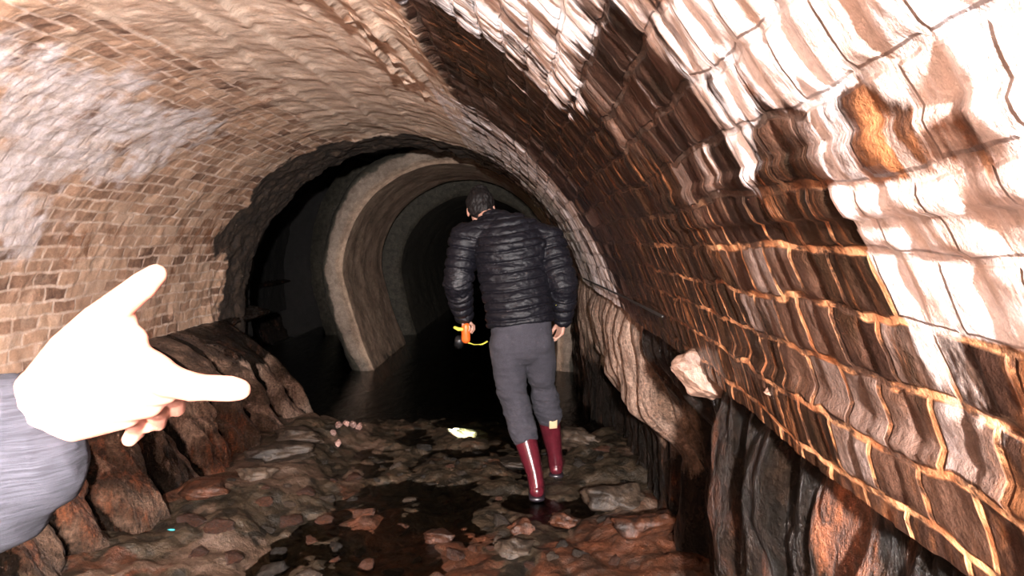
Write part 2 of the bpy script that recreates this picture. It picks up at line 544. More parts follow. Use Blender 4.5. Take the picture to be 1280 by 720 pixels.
# inward relief (positive = towards the axis)
rel = (0.05 - .03 * rightw) * lump + (0.016 - .010 * rightw) * mid + 0.004 * fine + ss(5, 5.5, Y) * (.05 * mid + .01 * fine)
relR = brick * (0.003 + 0.005 * (brnd - .5)) + 0.003 * streak - 0.006 * (brnd > .9) * brick
relL = brick * (-0.001 + 0.003 * (brnd - .5)) + 0.004 * fine
rel += rightw * relR + (1 - rightw) * (1 - 0.95 * plaster) * relL
# ridges and boards marks along the crown
for k, (t0, amp, w, ya, yb) in enumerate([(96, .010, .9, 0, 5.2), (88.5, .012, .7, 0, 5.0), (79, .008, .8, 0, 5.2), (72, .018, .8, .8, 3.1), (67.5, .022, .9, 1.2, 3.0), (62, .016, 1.0, .9, 2.6), (104, .006, .8, 1, 4.5)]):
    tt = TD - t0 - 5 * (fbm(Y * 0.9, Y * 0, seed=40 + k) - .5)
    r = np.where(tt > 0, np.exp(-tt / (w * 4)), np.exp(-(tt / (w * 0.5)) ** 2)) * ss(ya - .3, ya + .3, Y) * (1 - ss(yb - .4, yb + .4, Y))
    rel += 1.5 * amp * r * (0.6 + 0.8 * fbm(Y * 6, Y * 0 + k, seed=60 + k))
# row of lime nodules along one crown ridge
for k in range(15):
    yk = 2.15 + k * 0.085 + 0.02 * math.sin(k * 5.1); tk = 70.5 + 1.2 * math.sin(k * 1.7)
    d2 = ((Y - yk) / 0.028) ** 2 + ((S - math.radians(tk) * R0) / 0.020) ** 2
    rel += 0.024 * (0.6 + 0.4 * math.sin(k * 3.3)) * np.exp(-np.clip(d2, 0, 30))
# hard courses standing proud on the near right
rel += rightw * 0.008 * (ss(28.6, 29.0, TD) * (1 - ss(31.2, 31.5, TD))) * (1 - ss(1.1, 1.5, Y))
rel += rightw * 0.014 * (1 - ss(19.2, 20.0, TD)) * (1 - ss(1.0, 1.6, Y))
widen = 0.26 * ss(5.9, 6.5, Y) + 1.3 * ss(6.7, 7.6, Y) * ss(110, 145, TD)
RR = R0 + widen - rel
X = CX + RR * np.cos(T); Z = CZ + RR * np.sin(T)
Z = np.where(T > math.pi, CZ + (RR * 1.0) * np.sin(T), Z)

# stains
nA = fbm(Y * 1.6, S * 1.6, seed=31) ; nB = fbm(Y * 3.5, S * 3.5, seed=32); nC = fbm(Y * 9, S * 1.3, seed=33); nD = fbm(Y * 22, S * 2.6, seed=34)
left_calc = bump1(Y, 2.7, 0.9) * bump1(TD, 131, 17) * 0.85 + bump1(Y, 3.6, 0.5) * bump1(TD, 120, 9) * .35 + bump1(TD, 150, 14) * (1 - ss(2.9, 3.6, Y)) * 0.5
left_calc = np.clip(left_calc * 1.0 + (1.2 * (nB - .5) + 1.3 * (fbm(Y * 10, S * 10, seed=39) - .5)) * ss(0.08, .4, left_calc), 0, 1) + 0.35 * plaster * ss(.52, .62, nA)
y_w = Y + 0.35 * (nC - .5)
r_hi = (1 - ss(0.75, 1.05, y_w)) * ss(29, 33, TD + 5 * (nB - .5)) * (.62 + .33 * (1 - ss(.5, .75, y_w)))
r_top = ss(38, 44, TD) * (1 - ss(64, 70, TD)) * (1 - ss(1.5, 1.9, y_w)) * 0.82
r_low = (1 - ss(0.5, 0.66, y_w)) * 0.5 * ss(19, 23, TD)
r_pale = ss(2.7, 3.3, y_w) * (1 - ss(5.0, 5.6, Y)) * 0.62
r_mid = (0.02 + .16 * ss(26, 31, TD)) * (1 - ss(1.1, 1.5, Y))
right_calc = np.maximum.reduce([r_hi, r_top, r_low, r_pale, r_mid]) + (0.35 + .45 * ss(29, 34, TD)) * (nD - .5) + .5 * (fbm(Y * 7, S * 4, seed=46) - .5)
calc = np.clip(np.where(rightw > .5, right_calc, left_calc), 0, 1)
lo_y = 1.18 + 0.012 * (TD - 30); hi_y = 2.45 + 0.0 * TD
band = ss(lo_y - .3, lo_y + .25, y_w) * (1 - ss(hi_y - .25, hi_y + .35, y_w)) * (1 - ss(55, 63, TD))
band = np.maximum(band, 0.75 * bump1(TD, 24, 5) * (1 - ss(2.4, 3.0, y_w)) * ss(.8, 1.3, Y))
dark = np.clip(band * 1.0 + 0.9 * (nD - .5) * band + .2 * (nB - .5), 0, 1)
dark = np.clip(dark + 0.75 * ss(.55, .7, fbm(Y * 4, S * 1.2, seed=36)) * rightw * (1 - ss(2.2, 3.0, Y)) * (1 - ss(30, 36, TD)), 0, 1)
rust = np.clip(rightw * (1 - ss(2.6, 3.0, Y)) * (0.2 + 1.1 * (fbm(Y * 3, S * 1.4, seed=37) - .42)) * (1 - .6 * ss(34, 50, TD)) + (1 - rightw) * .45 * ss(.55, .7, fbm(Y * 2, S * 3, seed=38)) , 0, 1)
rust = np.clip(rust, 0, 1)
sy = np.where(TD > 60, 5.15 + 0.35 * bump1(TD, 175, 18) + .15 * bump1(TD, 93, 12), 5.75)
soot = ss(sy - .18, sy + .12, Y + 0.5 * (nB - .5) + .25 * (nA - .5))
calc = np.clip(calc + rightw * .35 * (_h(row, cell, row * 0, 8) - .5) * (calc > .02), 0, 1)
omor = rightw * (1 - ss(28, 31, TD + 4 * (nB - .5))) * (1 - ss(1.5, 2.3, Y)) * ss(.26, .42, fbm(Y * 5, S * 5, seed=44))
calc = np.where(Y > 5.2, calc * (1 - soot), calc)
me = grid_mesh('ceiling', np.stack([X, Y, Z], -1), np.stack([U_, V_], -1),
               {'stain_shading_a': np.stack([calc, dark, soot], -1), 'stain_b': np.stack([rust, plaster, rightw], -1), 'mortar_shade_c': np.stack([omor, ss(6.0, 6.8, Y), 0 * omor], -1)}, flip=True, uv2=np.stack([Y, S], -1))  # last attribute: orange mortar, then recess shade painted in with depth
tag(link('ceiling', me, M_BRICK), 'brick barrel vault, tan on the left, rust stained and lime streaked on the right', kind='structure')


# ------------------------------------------------------------------ rough rock side walls below the brick
def rock_wall(name, ys, zs, xf, stain_shading, label, flip, uvs=True):
    Yg, Zg = np.meshgrid(ys, zs, indexing='ij')
    Xg, Yd, Zd = xf(Yg, Zg)
    me = grid_mesh(name, np.stack([Xg, Yg + Yd, Zg + Zd], -1), np.stack([Yg, Zg], -1), {'stain_shading_a': stain_shading(Yg, Zg)}, flip=flip)
    return tag(link(name, me, M_ROCK), label, kind='structure')


def left_x(Yg, Zg):
    z = np.clip((0.80 - Zg) / 0.80, 0, 1.2)
    base = -2.60 + (0.74 + 0.10 * ss(3.2, 5.0, Yg)) * z ** 0.5
    base = base - 0.9 * ss(5.3, 5.75, Yg) * ss(0, .3, z) - 1.5 * ss(6.4, 7.2, Yg)                  # falls back into the side passage
    ph = Yg * 2.7 + 1.0 * (fbm(Yg * 1.6, Zg * 1.6, seed=71) - .5) - 0.45 * Zg
    saw = np.abs(((ph) % 1.0) - 0.5) * 2                                   # buttress-like lumps with deep gaps
    lumps = (1 - saw ** 3.2)
    amp = 0.27 * ss(0.02, 0.35, z) * (1 - .8 * ss(5.6, 6.2, Yg))
    r = fbm(Yg * 3.5, Zg * 2.2, seed=72) - .5
    r2 = fbm(Yg * 12, Zg * 5, seed=73) - .5
    return base + amp * (lumps - 0.62) + 0.22 * r * ss(0, .3, z) + 0.12 * r2 + .03 * (fbm(Yg * 40, Zg * 22, seed=78, o=3) - .5), 0.06 * (fbm(Yg * 4, Zg * 4, seed=74) - .5) * z, 0 * Zg


def left_st(Yg, Zg):
    a = fbm(Yg * 2, Zg * 1.5, seed=75); b = fbm(Yg * 3, Zg * 2, seed=76)
    rust_ = ss(.42, .62, a) * 0.55 * (1 - ss(4.3, 5, Yg))
    ph = Yg * 2.7 + 1.0 * (fbm(Yg * 1.6, Zg * 1.6, seed=71) - .5) - 0.45 * Zg
    gap = ss(.60, .85, np.abs((ph % 1.0) - .5) * 2)  # grooves between lumps, their shade put into the dark colour
    pale_ = np.clip(0.75 * bump1(Yg, 5.05, .35) + .6 * ss(.42, .6, b) * (1 - ss(5.3, 5.6, Yg)), 0, 1)
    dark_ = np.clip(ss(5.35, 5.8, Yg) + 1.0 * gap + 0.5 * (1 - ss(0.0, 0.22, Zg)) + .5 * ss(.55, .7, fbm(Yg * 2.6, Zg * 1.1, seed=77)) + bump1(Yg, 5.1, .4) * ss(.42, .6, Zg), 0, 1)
    return np.stack([rust_, pale_, dark_], -1)


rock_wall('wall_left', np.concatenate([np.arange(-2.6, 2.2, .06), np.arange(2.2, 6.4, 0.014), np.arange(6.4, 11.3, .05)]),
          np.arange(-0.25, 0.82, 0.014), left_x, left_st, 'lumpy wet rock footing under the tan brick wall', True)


def right_x(Yg, Zg):
    z = np.clip((1.20 - Zg) / 1.2, 0, 1.2)
    near = 1 - ss(1.5, 1.85, Yg + .3 * (Zg - .9))                          # the proud block close by
    far = ss(2.5, 2.9, Yg) * (1 - ss(4.7, 5.6, Yg))
    prof_near = 0.415 + 0.07 * z
    prof_mid = 0.44 + 0.36 * ss(.05, .5, z)
    prof_far = 0.43 + 0.07 * ss(0, .42, z) + 0.20 * ss(.42, .62, z)
    prof_end = 0.43 + 0.10 * z
    jag = .30 * (fbm(Yg * 7, Zg * 1.0, seed=88) - .5)
    prof_far = 0.43 + 0.07 * ss(0, .42, z) + 0.20 * ss(.38 + jag, .58 + jag, z)
    b = prof_mid * (1 - near) * (1 - far) + prof_near * near + prof_far * far * (1 - near)
    e = ss(4.7, 5.6, Yg)
    b = b * (1 - e) + prof_end * e
    ph = Yg * 4.3 + 0.5 * (fbm(Yg * 2, Zg * 1.2, seed=81) - .5) + .25 * Zg
    flute = (1 - (np.abs((ph % 1.0) - .5) * 2) ** 2)
    r = fbm(Yg * 5, Zg * 2.0, seed=82) - .5; r2 = fbm(Yg * 16, Zg * 5, seed=83) - .5; r3 = fbm(Yg * 40, Zg * 14, seed=84, o=3) - .5
    a = ss(0.0, .18, z)
    return b + .03 * (1 - a) - a * (0.09 * (flute - .6) * (.35 + .65 * far) + .10 * r) - 0.045 * r2 - .014 * r3, 0 * Zg, 0 * Zg


def right_st(Yg, Zg):
    a = fbm(Yg * 4, Zg * 1.6, seed=85); b = fbm(Yg * 7, Zg * 1.2, seed=86)
    rust_ = np.clip((1 - ss(1.9, 2.5, Yg)) * ss(.42, .6, a) * .55 + 1.3 * bump1(Yg, .93, .10) * bump1(Zg, 1.03, .11), 0, 1)
    pale_ = np.clip(ss(2.5, 3.0, Yg + .5 * (b - .5)) * (1 - ss(5.6, 6.2, Yg)) * ss(.45, .7, Zg + .5 * (b - .5)) * .9 + .3 * ss(.55, .7, b), 0, 1)
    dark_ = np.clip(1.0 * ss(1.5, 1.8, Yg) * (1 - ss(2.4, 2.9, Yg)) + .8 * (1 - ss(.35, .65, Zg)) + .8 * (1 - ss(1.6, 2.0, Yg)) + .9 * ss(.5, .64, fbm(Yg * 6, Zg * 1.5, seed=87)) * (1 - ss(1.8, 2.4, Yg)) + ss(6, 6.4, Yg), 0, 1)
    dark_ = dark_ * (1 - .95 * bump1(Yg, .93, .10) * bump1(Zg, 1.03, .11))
    return np.stack([rust_, pale_, dark_], -1)


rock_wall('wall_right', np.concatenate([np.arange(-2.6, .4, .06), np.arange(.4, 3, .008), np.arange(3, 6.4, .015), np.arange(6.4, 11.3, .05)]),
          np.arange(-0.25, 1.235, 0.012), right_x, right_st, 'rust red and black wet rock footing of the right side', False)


# ------------------------------------------------------------------ the narrower linings further in
def lining(name, y0, y1, cx, rad, spring, foot_l, foot_r, thick, outer_y, label, pale, seed, bend=0.0):
    n_arc = 90
    prof = []
    for i in range(36): # right leg
        t = i / 36; prof.append((cx + rad * (1 - 0) + (foot_r - cx - rad) * (1 - t) ** 1.0, -0.3 + (spring + .3) * t, 1, 0))
    for i in range(n_arc + 1):
        a = math.pi * i / n_arc; prof.append((cx + rad * math.cos(a), spring + rad * math.sin(a), math.cos(a), math.sin(a)))
    for i in range(1, 37):
        t = i / 36; prof.append((cx - rad + (foot_l - (cx - rad)) * t ** 1.3, spring - (spring + .3) * t, -1, 0))
    prof = np.array(prof)
    yl = np.arange(y0, y1, 0.03 if y1 - y0 < 4 else .07)
    secs = [(y0 + (outer_y - y0) * 1.0, thick), (y0 + .3, thick), (y0 + 0.1, thick), (y0 + .03, thick * .75), (y0 + .01, thick * .5), (y0 + .02, thick * .3), (y0 + .05, thick * .15), (y0 + .11, thick * .05)] + [(y, 0) for y in yl[2:]]
    secs = np.array(secs)
    yy = secs[:, 0][:, None]; off = secs[:, 1][:, None]
    s_ = np.arange(len(prof))[None, :] * .035
    rough = 0.05 * (fbm(yy * 2 + 0 * s_, s_ * 2 + 0 * yy, seed=seed) - .5) + .03 * (fbm(yy * 9 + 0 * s_, s_ * 9 + 0 * yy, seed=seed + 1) - .5) + 0.10 * (fbm(yy * 3 + 0 * s_, s_ * 3 + off * 5, seed=seed + 2) - .5)
    k = off + rough * np.where(off > .02, 1.0, .35)
    Xg = prof[None, :, 0] + prof[None, :, 2] * k + bend * (np.maximum(yy - y0, 0)) ** 2
    Zg = prof[None, :, 1] + prof[None, :, 3] * k
    Yg = yy + 0 * s_ + .05 * (fbm(s_ * 4 + 0 * yy, off * 8 + 0 * s_, seed=seed + 4) - .5)
    front = ss(.02, .09, off) + 0 * s_
    nn = fbm(Yg * 2, s_ * 2, seed=seed + 5)
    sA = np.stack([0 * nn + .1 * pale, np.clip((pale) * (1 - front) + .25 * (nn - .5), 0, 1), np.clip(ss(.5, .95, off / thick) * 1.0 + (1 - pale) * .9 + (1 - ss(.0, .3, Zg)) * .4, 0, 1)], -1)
    me = grid_mesh(name, np.stack([Xg, Yg, Zg], -1), np.stack([Yg, s_ + 0 * yy], -1), {'stain_shading_a': sA}, flip=True)
    return tag(link(name, me, M_RENDER), label, kind='structure')


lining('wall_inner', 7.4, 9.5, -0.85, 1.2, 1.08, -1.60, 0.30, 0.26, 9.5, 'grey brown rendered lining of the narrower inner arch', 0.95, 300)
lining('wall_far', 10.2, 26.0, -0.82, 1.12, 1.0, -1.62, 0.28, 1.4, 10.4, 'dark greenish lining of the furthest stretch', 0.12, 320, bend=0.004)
bk = MB().box((-0.2, 26.3, 1.0), (9, .3, 6)).build('wall_back', M_SHADE_ROCK); tag(bk, 'rock where the passage turns out of sight, coloured black for shade', kind='structure')
bk = MB().box((-4.1, 11.4, 1.0), (4.0, .3, 6)).build('wall_side_passage', M_SHADE_ROCK); tag(bk, 'rock at the end of the side passage, coloured black for shade', kind='structure')
bk = MB().box((-1.0, -2.75, 1.0), (5, .3, 4)).build('wall_front', M_ROCK); tag(bk, 'rock behind the viewer', kind='structure')

# ------------------------------------------------------------------ streambed and water
ysf = np.concatenate([np.arange(-2.6, 2.4, .08), np.arange(2.4, 6.5, .014), np.arange(6.5, 27, .12)])
xsf = np.arange(-4.6, 1.3, .018)
Yg, Xg = np.meshgrid(ysf, xsf, indexing='ij')


def bed_h(x, y):
    x = np.asarray(x, float); y = np.asarray(y, float)
    h = -0.008 + 0.09 * (fbm(x * 1.4, y * 1.4, seed=91) - .5)
    h = h + 0.13 * np.clip((fbm(x * 5, y * 4.2, seed=92) - .5), -.2, .5)
    h = h + .035 * (fbm(x * 16, y * 14, seed=93) - .5)
    h = h + 0.13 * (1 - ss(-1.6, -1.05, x)) * (1 - ss(4.9, 5.4, y)) + .09 * ss(.15, .6, x) * (1 - ss(4.4, 5.2, y)) + .05 * (1 - ss(3.0, 3.6, y)) * ss(-.6, .2, x)
    return h - 0.18 * ss(5.3, 6.0, y)


Hf = bed_h(Xg, Yg)
na = fbm(Xg * 2.2, Yg * 2.2, seed=94)
rust_ = np.clip(ss(.42, .6, na) * (.35 + .6 * (1 - ss(3.3, 4.0, Yg))) + .6 * ss(.2, .6, Xg) * (1 - ss(3.3, 3.8, Yg)), 0, 1)
pale_ = np.clip(ss(.52, .66, fbm(Xg * 3, Yg * 3, seed=95)) * .6 * ((Xg < -1.0) | (Xg > .2)) + 0.0, 0, 1)
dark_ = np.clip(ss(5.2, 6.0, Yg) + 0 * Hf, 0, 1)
me = grid_mesh('floor', np.stack([Xg, Yg, Hf], -1), np.stack([Xg, Yg], -1), {'stain_shading_a': np.stack([rust_, pale_, dark_], -1)}, flip=True)
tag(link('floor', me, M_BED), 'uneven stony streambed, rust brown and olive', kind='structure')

wy, wx = np.meshgrid(np.linspace(-2.6, 26, 60), np.linspace(-3.5, 1.5, 12), indexing='ij')
me = grid_mesh('stream_water', np.stack([wx, wy, 0 * wx + 0.0], -1), flip=True)
tag(link('stream_water', me, M_WATER), 'thin sheet of dark clear water running over the streambed', 'water', kind='stuff')


# ------------------------------------------------------------------ stones
def stone_mesh(name, size, seed, sub=4, rough=0.8):
    bm = bmesh.new(); bmesh.ops.create_icosphere(bm, subdivisions=sub, radius=1)
    co = np.array([v.co[:] for v in bm.verts])
    rng = np.random.RandomState(seed)
    for k in range(9):                              # chop facets
        d = rng.normal(size=3); d /= np.linalg.norm(d); lim = rng.uniform(.45, .85)
        p = co @ d; co = co - np.outer(np.clip(p - lim, 0, None) * .9, d)
    n_ = fbm(co[:, 0] * 2 + seed, co[:, 1] * 2, co[:, 2] * 2, seed=seed) - .5
    co = co * (1 + rough * n_)[:, None] * np.array(size)[None]
    for v, c in zip(bm.verts, co): v.co = c
    me = bpy.data.meshes.new(name); bm.to_mesh(me); bm.free()
    for p in me.polygons: p.use_smooth = True
    return me


M_ST_RUST = mat_stone('rust_stone', (0.018, 0.010, 0.007), (0.10, 0.034, 0.015))
M_ST_DARK = mat_stone('dark_stone', (0.010, 0.008, 0.006), (0.036, 0.026, 0.018))
M_ST_PALE = mat_stone('pale_stone', (0.02, 0.014, 0.010), (0.085, 0.058, 0.04))
M_ST_LIME = mat_stone('lime_stone', (0.07, 0.034, 0.02), (0.24, 0.15, 0.11))
M_ST_PINK = mat_stone('pink_stone', (0.3, 0.16, 0.13), (0.5, 0.32, 0.27))


def stone(name, x, y, size, mat, label, seed, rz=0.0, group=None, sink=0.35, cat='stone', me=None):
    o = link(name, me or stone_mesh(name, size, seed), mat)
    z = float(bed_h(x, y))
    o.location = (x, y, z + size[2] * (1 - sink) - .0)
    o.rotation_euler = (0, 0, rz)
    return tag(o, label, cat, group)


def fl(px, py):
    d = FW * F + RT * (px - 640) + UP * (360 - py)
    t = -1.43 / d.z
    return d.x * t, d.y * t


special = [
    (548, 672, (.085, .06, .045), M_ST_RUST, 'orange rust stone in the water, leftmost of three near the bottom of the photo'),
    (655, 668, (.08, .055, .045), M_ST_RUST, 'orange rust stone in the water, middle of three near the bottom of the photo'),
    (708, 660, (.085, .06, .05), M_ST_RUST, 'orange rust stone in the water, just below the standing boots'),
    (772, 636, (.17, .13, .09), M_ST_PALE, 'large greyish stone lying to the right of the red boots'),
    (810, 694, (.16, .10, .07), M_ST_RUST, 'broad rust red stone at the foot of the right wall'),
    (722, 563, (.16, .11, .07), M_ST_PALE, 'flat brown stone on the bed just behind the red boots'),
    (352, 592, (.22, .12, .06), M_ST_PALE, 'long flat brown stone on the left gravel bank'),
    (375, 572, (.22, .10, .05), M_ST_PALE, 'long flat stone in front of the left rock pillar'),
    (262, 650, (.15, .08, .05), M_ST_RUST, 'reddish slab at the foot of the left rock footing'),
    (320, 620, (.13, .08, .05), M_ST_PALE, 'pale olive stone at the edge of the left bank'),
    (640, 575, (.20, .09, .03), M_ST_DARK, 'long dark flat stone lying left of the red boots'),
    (640, 700, (.10, .07, .04), M_ST_PALE, 'small pale brown stone lowest in the middle of the photo'),
]
for i, (px, py, sz, m_, lab) in enumerate(special):
    x, y = fl(px, py)
    stone('stone', x, y, sz, m_, lab, 500 + i, rz=0.4 * math.sin(i * 2.3), sink=.3)
# heap of pale rubble at the mouth of the side passage
rng = random.Random(4)
for k, (px, py) in enumerate([(416, 556), (424, 551), (433, 549), (441, 546), (449, 544), (424, 562)]):
    x, y = fl(px, py)
    o = stone('rubble_piece', x, y, (.026 + .01 * rng.random(), .024, .026), M_ST_PINK, 'small pinkish piece of rubble in the heap at the mouth of the side passage', 540 + k, rz=k, group='pale rubble heap by the side passage', sink=.1)
    o.location.z = max(o.location.z, .02)
# loose stones of the bed
protos = [stone_mesh('bed_stone', (1, .72, .5), 600 + i, sub=3) for i in range(7)]
rng = random.Random(11)
taken = [(*fl(px, py), max(sz)) for px, py, sz, m_, lab in special]
k = tries = 0
while k < 85 and tries < 6000:
    tries += 1
    px = rng.uniform(200, 860); py = rng.uniform(560, 722)
    x, y = fl(px, py)
    if x < -1.6 or x > .58 or y > 5.2: continue
    if abs(x - .1) < .22 and 3.4 < y < 4.25: continue
    s = rng.uniform(.025, .075) * (1.25 if py > 640 else 1)
    if any((x - a) ** 2 + (y - b) ** 2 < (s + c) ** 2 * .9 for a, b, c in taken): continue
    taken.append((x, y, s))
    hue, m_ = ('rust red', M_ST_RUST) if (rng.random() < (.5 if py > 620 else .25)) else (('blackish', M_ST_DARK) if rng.random() < .6 else ('grey brown', M_ST_PALE))
    side = 'on the left bank' if x < -1.0 else ('by the foot of the right wall' if x > .2 else 'in the middle of the stream')
    near = 'in the foreground' if y < 3.6 else 'further back'
    me_ = protos[rng.randrange(7)]
    o = bpy.data.objects.new('bed_stone', me_); COL.objects.link(o)
    if not me_.materials: me_.materials.append(m_)
    o.material_slots[0].link = 'OBJECT'; o.material_slots[0].material = m_
    o.location = (x, y, float(bed_h(x, y)) + s * .02); o.scale = (s, s, s * .9); o.rotation_euler = (rng.uniform(-.2, .2), rng.uniform(-.2, .2), rng.uniform(0, 6.28))
    tag(o, 'small %s loose stone %s, %s' % (hue, side, near), 'stone', '%s loose stones %s, %s' % (hue, side, near))
    k += 1
# the pale block jutting from the right wall
jp = at(874, 471, 1.62)
o = link('jutting_stone', stone_mesh('jutting_stone', (.078, .070, .058), 77, sub=5, rough=.5), M_ST_LIME); o.location = jp + Vector((0.0, 0, 0)); o.rotation_euler = (.2, .35, .3)
tag(o, 'pale lime crusted stone jutting out of the dark right wall', 'stone')
o = link('lime_nub', stone_mesh('lime_nub', (.012, .010, .006), 78, sub=3), M_ST_LIME); o.location = at(963, 490, 1.06)
tag(o, 'tiny white lime nub on the dark brick right of the jutting stone', 'lime nub')

# thin dark tube tracing a dark line along the right wall, and a scrap on the bank
b = MB(); b.tube([(.375, 4.6, 1.19), (.385, 3.6, 1.205), (.375, 2.75, 1.225), (.372, 2.2, 1.235), (.37, 1.87, 1.24)], [.0045] * 5, n=8)
tag(b.build('thin_dark_line', mat_plain('black_line', (.01, .009, .008), .5)), 'thin dark line running along the right wall beside the walker', 'cable')
sx, sy = fl(215, 690)
o = link('turquoise_scrap', stone_mesh('turquoise_scrap', (.018, .010, .006), 91, sub=3), mat_plain('turquoise_scrap', (.05, .45, .50), .3)); o.location = (sx, sy, float(bed_h(sx, sy)) + .012)
tag(o, 'tiny turquoise scrap lying on the left bank', 'scrap')

# ------------------------------------------------------------------ the walker seen from behind
M_SKIN = mat_skin('skin')
M_HAIR = mat_plain('black_hair', (0.010, 0.008, 0.008), 0.55, 160, .5, .6, .003, (1, 1, .15), Specular_IOR_Level=.2)
M_JACKET = mat_plain('navy_quilted_nylon', (0.0055, 0.0052, 0.0085), 0.5, 60, .3, .5, .004, (1, 1, 2.2), Specular_IOR_Level=.32)
M_PANTS = mat_plain('grey_wool_trousers', (0.036, 0.034, 0.044), 0.95, 220, .4, .35, .002)
M_BOOT = mat_plain('burgundy_rubber', (0.085, 0.010, 0.017), 0.25, 20, .25)
M_SOLE = mat_plain('dark_rubber', (0.02, 0.015, 0.02), 0.3, 20, .2)
M_CREAM = mat_plain('cream_patch', (0.62, 0.47, 0.28), 0.6, 30, .1)
M_ORANGE = mat_plain('orange_plastic', (0.85, 0.13, 0.02), 0.35, 30, .1)
M_YELLOW = mat_plain('yellow_webbing', (0.75, 0.72, 0.10), 0.5, 80, .1)
M_BLACK = mat_plain('black_plastic', (0.012, 0.012, 0.013), 0.4, 30, .2)
M_LENS = mat_plain('torch_lens', (0.8, 0.85, 0.8), 0.1)

YP = 3.9


def wp(px, py, dy=0.0): return at(px, py, YP + dy)


hipC = wp(652, 408, .0); chest = wp(640, 325, .10); shC = wp(634, 290, .17); neck0 = wp(616, 281, .24); headC = wp(601, 261, .36)
lhip, rhip = wp(633, 425, 0), wp(672, 425, .02)
lknee, rknee = wp(640, 488, .02), wp(679, 482, .12)
lank, rank = wp(671, 612, -.17), wp(695, 588, .20)
lank.z = .10; rank.z = .10
lsh, rsh = wp(582, 299, .17), wp(686, 302, .15)
lelb, relb = wp(572, 356, .14), wp(704, 358, .06)
lwr, rwr = wp(580, 393, .27), wp(704, 396, .14)

body = MB()
body.tube([hipC + Vector((0, 0, -.04)), hipC + Vector((0, 0, .12)), chest, shC], [(.14, .10), (.125, .09), (.15, .105), (.13, .08)], n=20)
body.tube([neck0 - Vector((-.02, .03, .05)), neck0, neck0.lerp(headC, .6)], [.065, .058, .056])
hd = (headC - neck0).normalized()
tilt = Matrix.Rotation(math.radians(-24), 3, 'X') @ Matrix.Rotation(math.radians(-6), 3, 'Y')


def hp(x, y, z): return headC + tilt @ Vector((x, y, z))


body.ball(hp(0, -.012, .02), (.076, .093, .088), tilt, 24, 16)          # cranium
body.ball(hp(0, .022, -.03), (.064, .070, .082), tilt, 24, 16)          # face
body.ball(hp(0, .055, -.088), (.034, .030, .024), tilt)                 # chin
body.tube([hp(0, .088, .012), hp(0, .108, -.028)], [.007, .013])         # nose
body.ball(hp(0, .083, .030), (.045, .014, .012), tilt)                  # brow
body.ball(hp(0, .086, -.052), (.024, .012, .007), tilt)                 # upper lip
body.ball(hp(0, .084, -.064), (.020, .012, .007), tilt)                 # lower lip
for s in (-1, 1):
    body.ball(hp(s * .080, -.004, -.015), (.010, .020, .034), tilt)     # ears
    body.ball(hp(s * .030, .074, .006), (.014, .012, .012), tilt)       # eyelids
    body.ball(hp(s * .040, .055, -.025), (.022, .022, .022), tilt)      # cheeks
# arms and legs under the clothes
body.tube([lsh, lelb, lwr], [.055, .042, .028]); body.tube([rsh, relb, rwr], [.055, .042, .028])
body.tube([shC, lsh], [.07, .06]); body.tube([shC, rsh], [.07, .06])
body.tube([lhip, lknee, lank], [.085, .055, .038]); body.tube([rhip, rknee, rank], [.085, .055, .038])
for a_ in (lank, rank):
    body.tube([a_ + Vector((0, -.02, -.04)), a_ + Vector((0, .13, -.055))], [(.035, .03), (.038, .02)], ref=(1, 0, 0))


def hand(mb, wrist, fwd, side, back, k=1.0, curls=None, spread=0.0, thumb=None):
    """palm, five fingers; fwd = towards the fingertips, side = towards the thumb, back = out of the back of the hand"""
    fwd, side, back = [Vector(v).normalized() for v in (fwd, side, back)]
    mb.tube([wrist - fwd * .02 * k, wrist + fwd * .02 * k], [(.024 * k, .018 * k)] * 2, ref=side)
    names = [(.030, .088, .0085, (.040, .024, .019)), (.010, .092, .009, (.044, .028, .020)), (-.010, .088, .0085, (.040, .026, .019)), (-.029, .080, .0075, (.032, .019, .017))]
    for i, (off, ln, r, seg) in enumerate(names):
        mb.tube([wrist + side * off * .55 * k, wrist + fwd * ln * k + side * off * k], [.0135 * k, .0115 * k])
        p = wrist + fwd * ln * k + side * off * k; d = fwd.copy(); pts = [p]; ang = 0
        c = (curls or [25, 30, 35, 40])[i]
        for j, L in enumerate(seg):
            ang += math.radians(c if not isinstance(c, (tuple, list)) else c[j])
            p = p + (fwd * math.cos(ang) - back * math.sin(ang) + side * spread * off * 4) * L * k
            pts.append(p)
        mb.tube(pts, [r * 1.12 * k, r * 1.05 * k, r * .95 * k, r * .82 * k], n=12)
    t = thumb or [(.018, .026, 0), (.055, .052, -.012), (.086, .058, -.022), (.108, .054, -.030)]
    mb.tube([wrist + (fwd * a + side * b + back * c) * k for a, b, c in t], [.014 * k, .0125 * k, .0105 * k, .0085 * k], n=12)


hand(body, rwr + Vector((0, 0, -.015)), (-.22, .05, -1), (-.35, .9, .1), (.9, .35, 0), 1.02, curls=[22, 28, 34, 38])
hand(body, lwr + Vector((0, 0, -.01)), (.05, .1, -1), (.15, 1, .1), (-1, .15, 0), 1.0, curls=[(70, 70, 40), (70, 75, 40), (72, 75, 40), (75, 75, 40)],
     thumb=[(.018, .026, 0), (.045, .046, -.018), (.066, .04, -.04), (.072, .022, -.055)])
person = body.fused('person', M_SKIN, voxel=.0045, smooth=4)
tag(person, 'person walking away in a navy quilted jacket, grey trousers and burgundy boots, bending forward', 'person')

# hair: cap over back and top of the skull
hr = MB()
hr.ball(hp(0, -.022, .032), (.087, .096, .090), tilt, 28, 18)
hr.ball(hp(0, -.040, -.012), (.078, .070, .070), tilt, 24, 14)
hr.ball(hp(-.03, .035, .092), (.045, .05, .028), tilt); hr.ball(hp(.035, .045, .088), (.045, .05, .03), tilt)
hr.ball(hp(.0, -.02, .112), (.06, .06, .03), tilt)


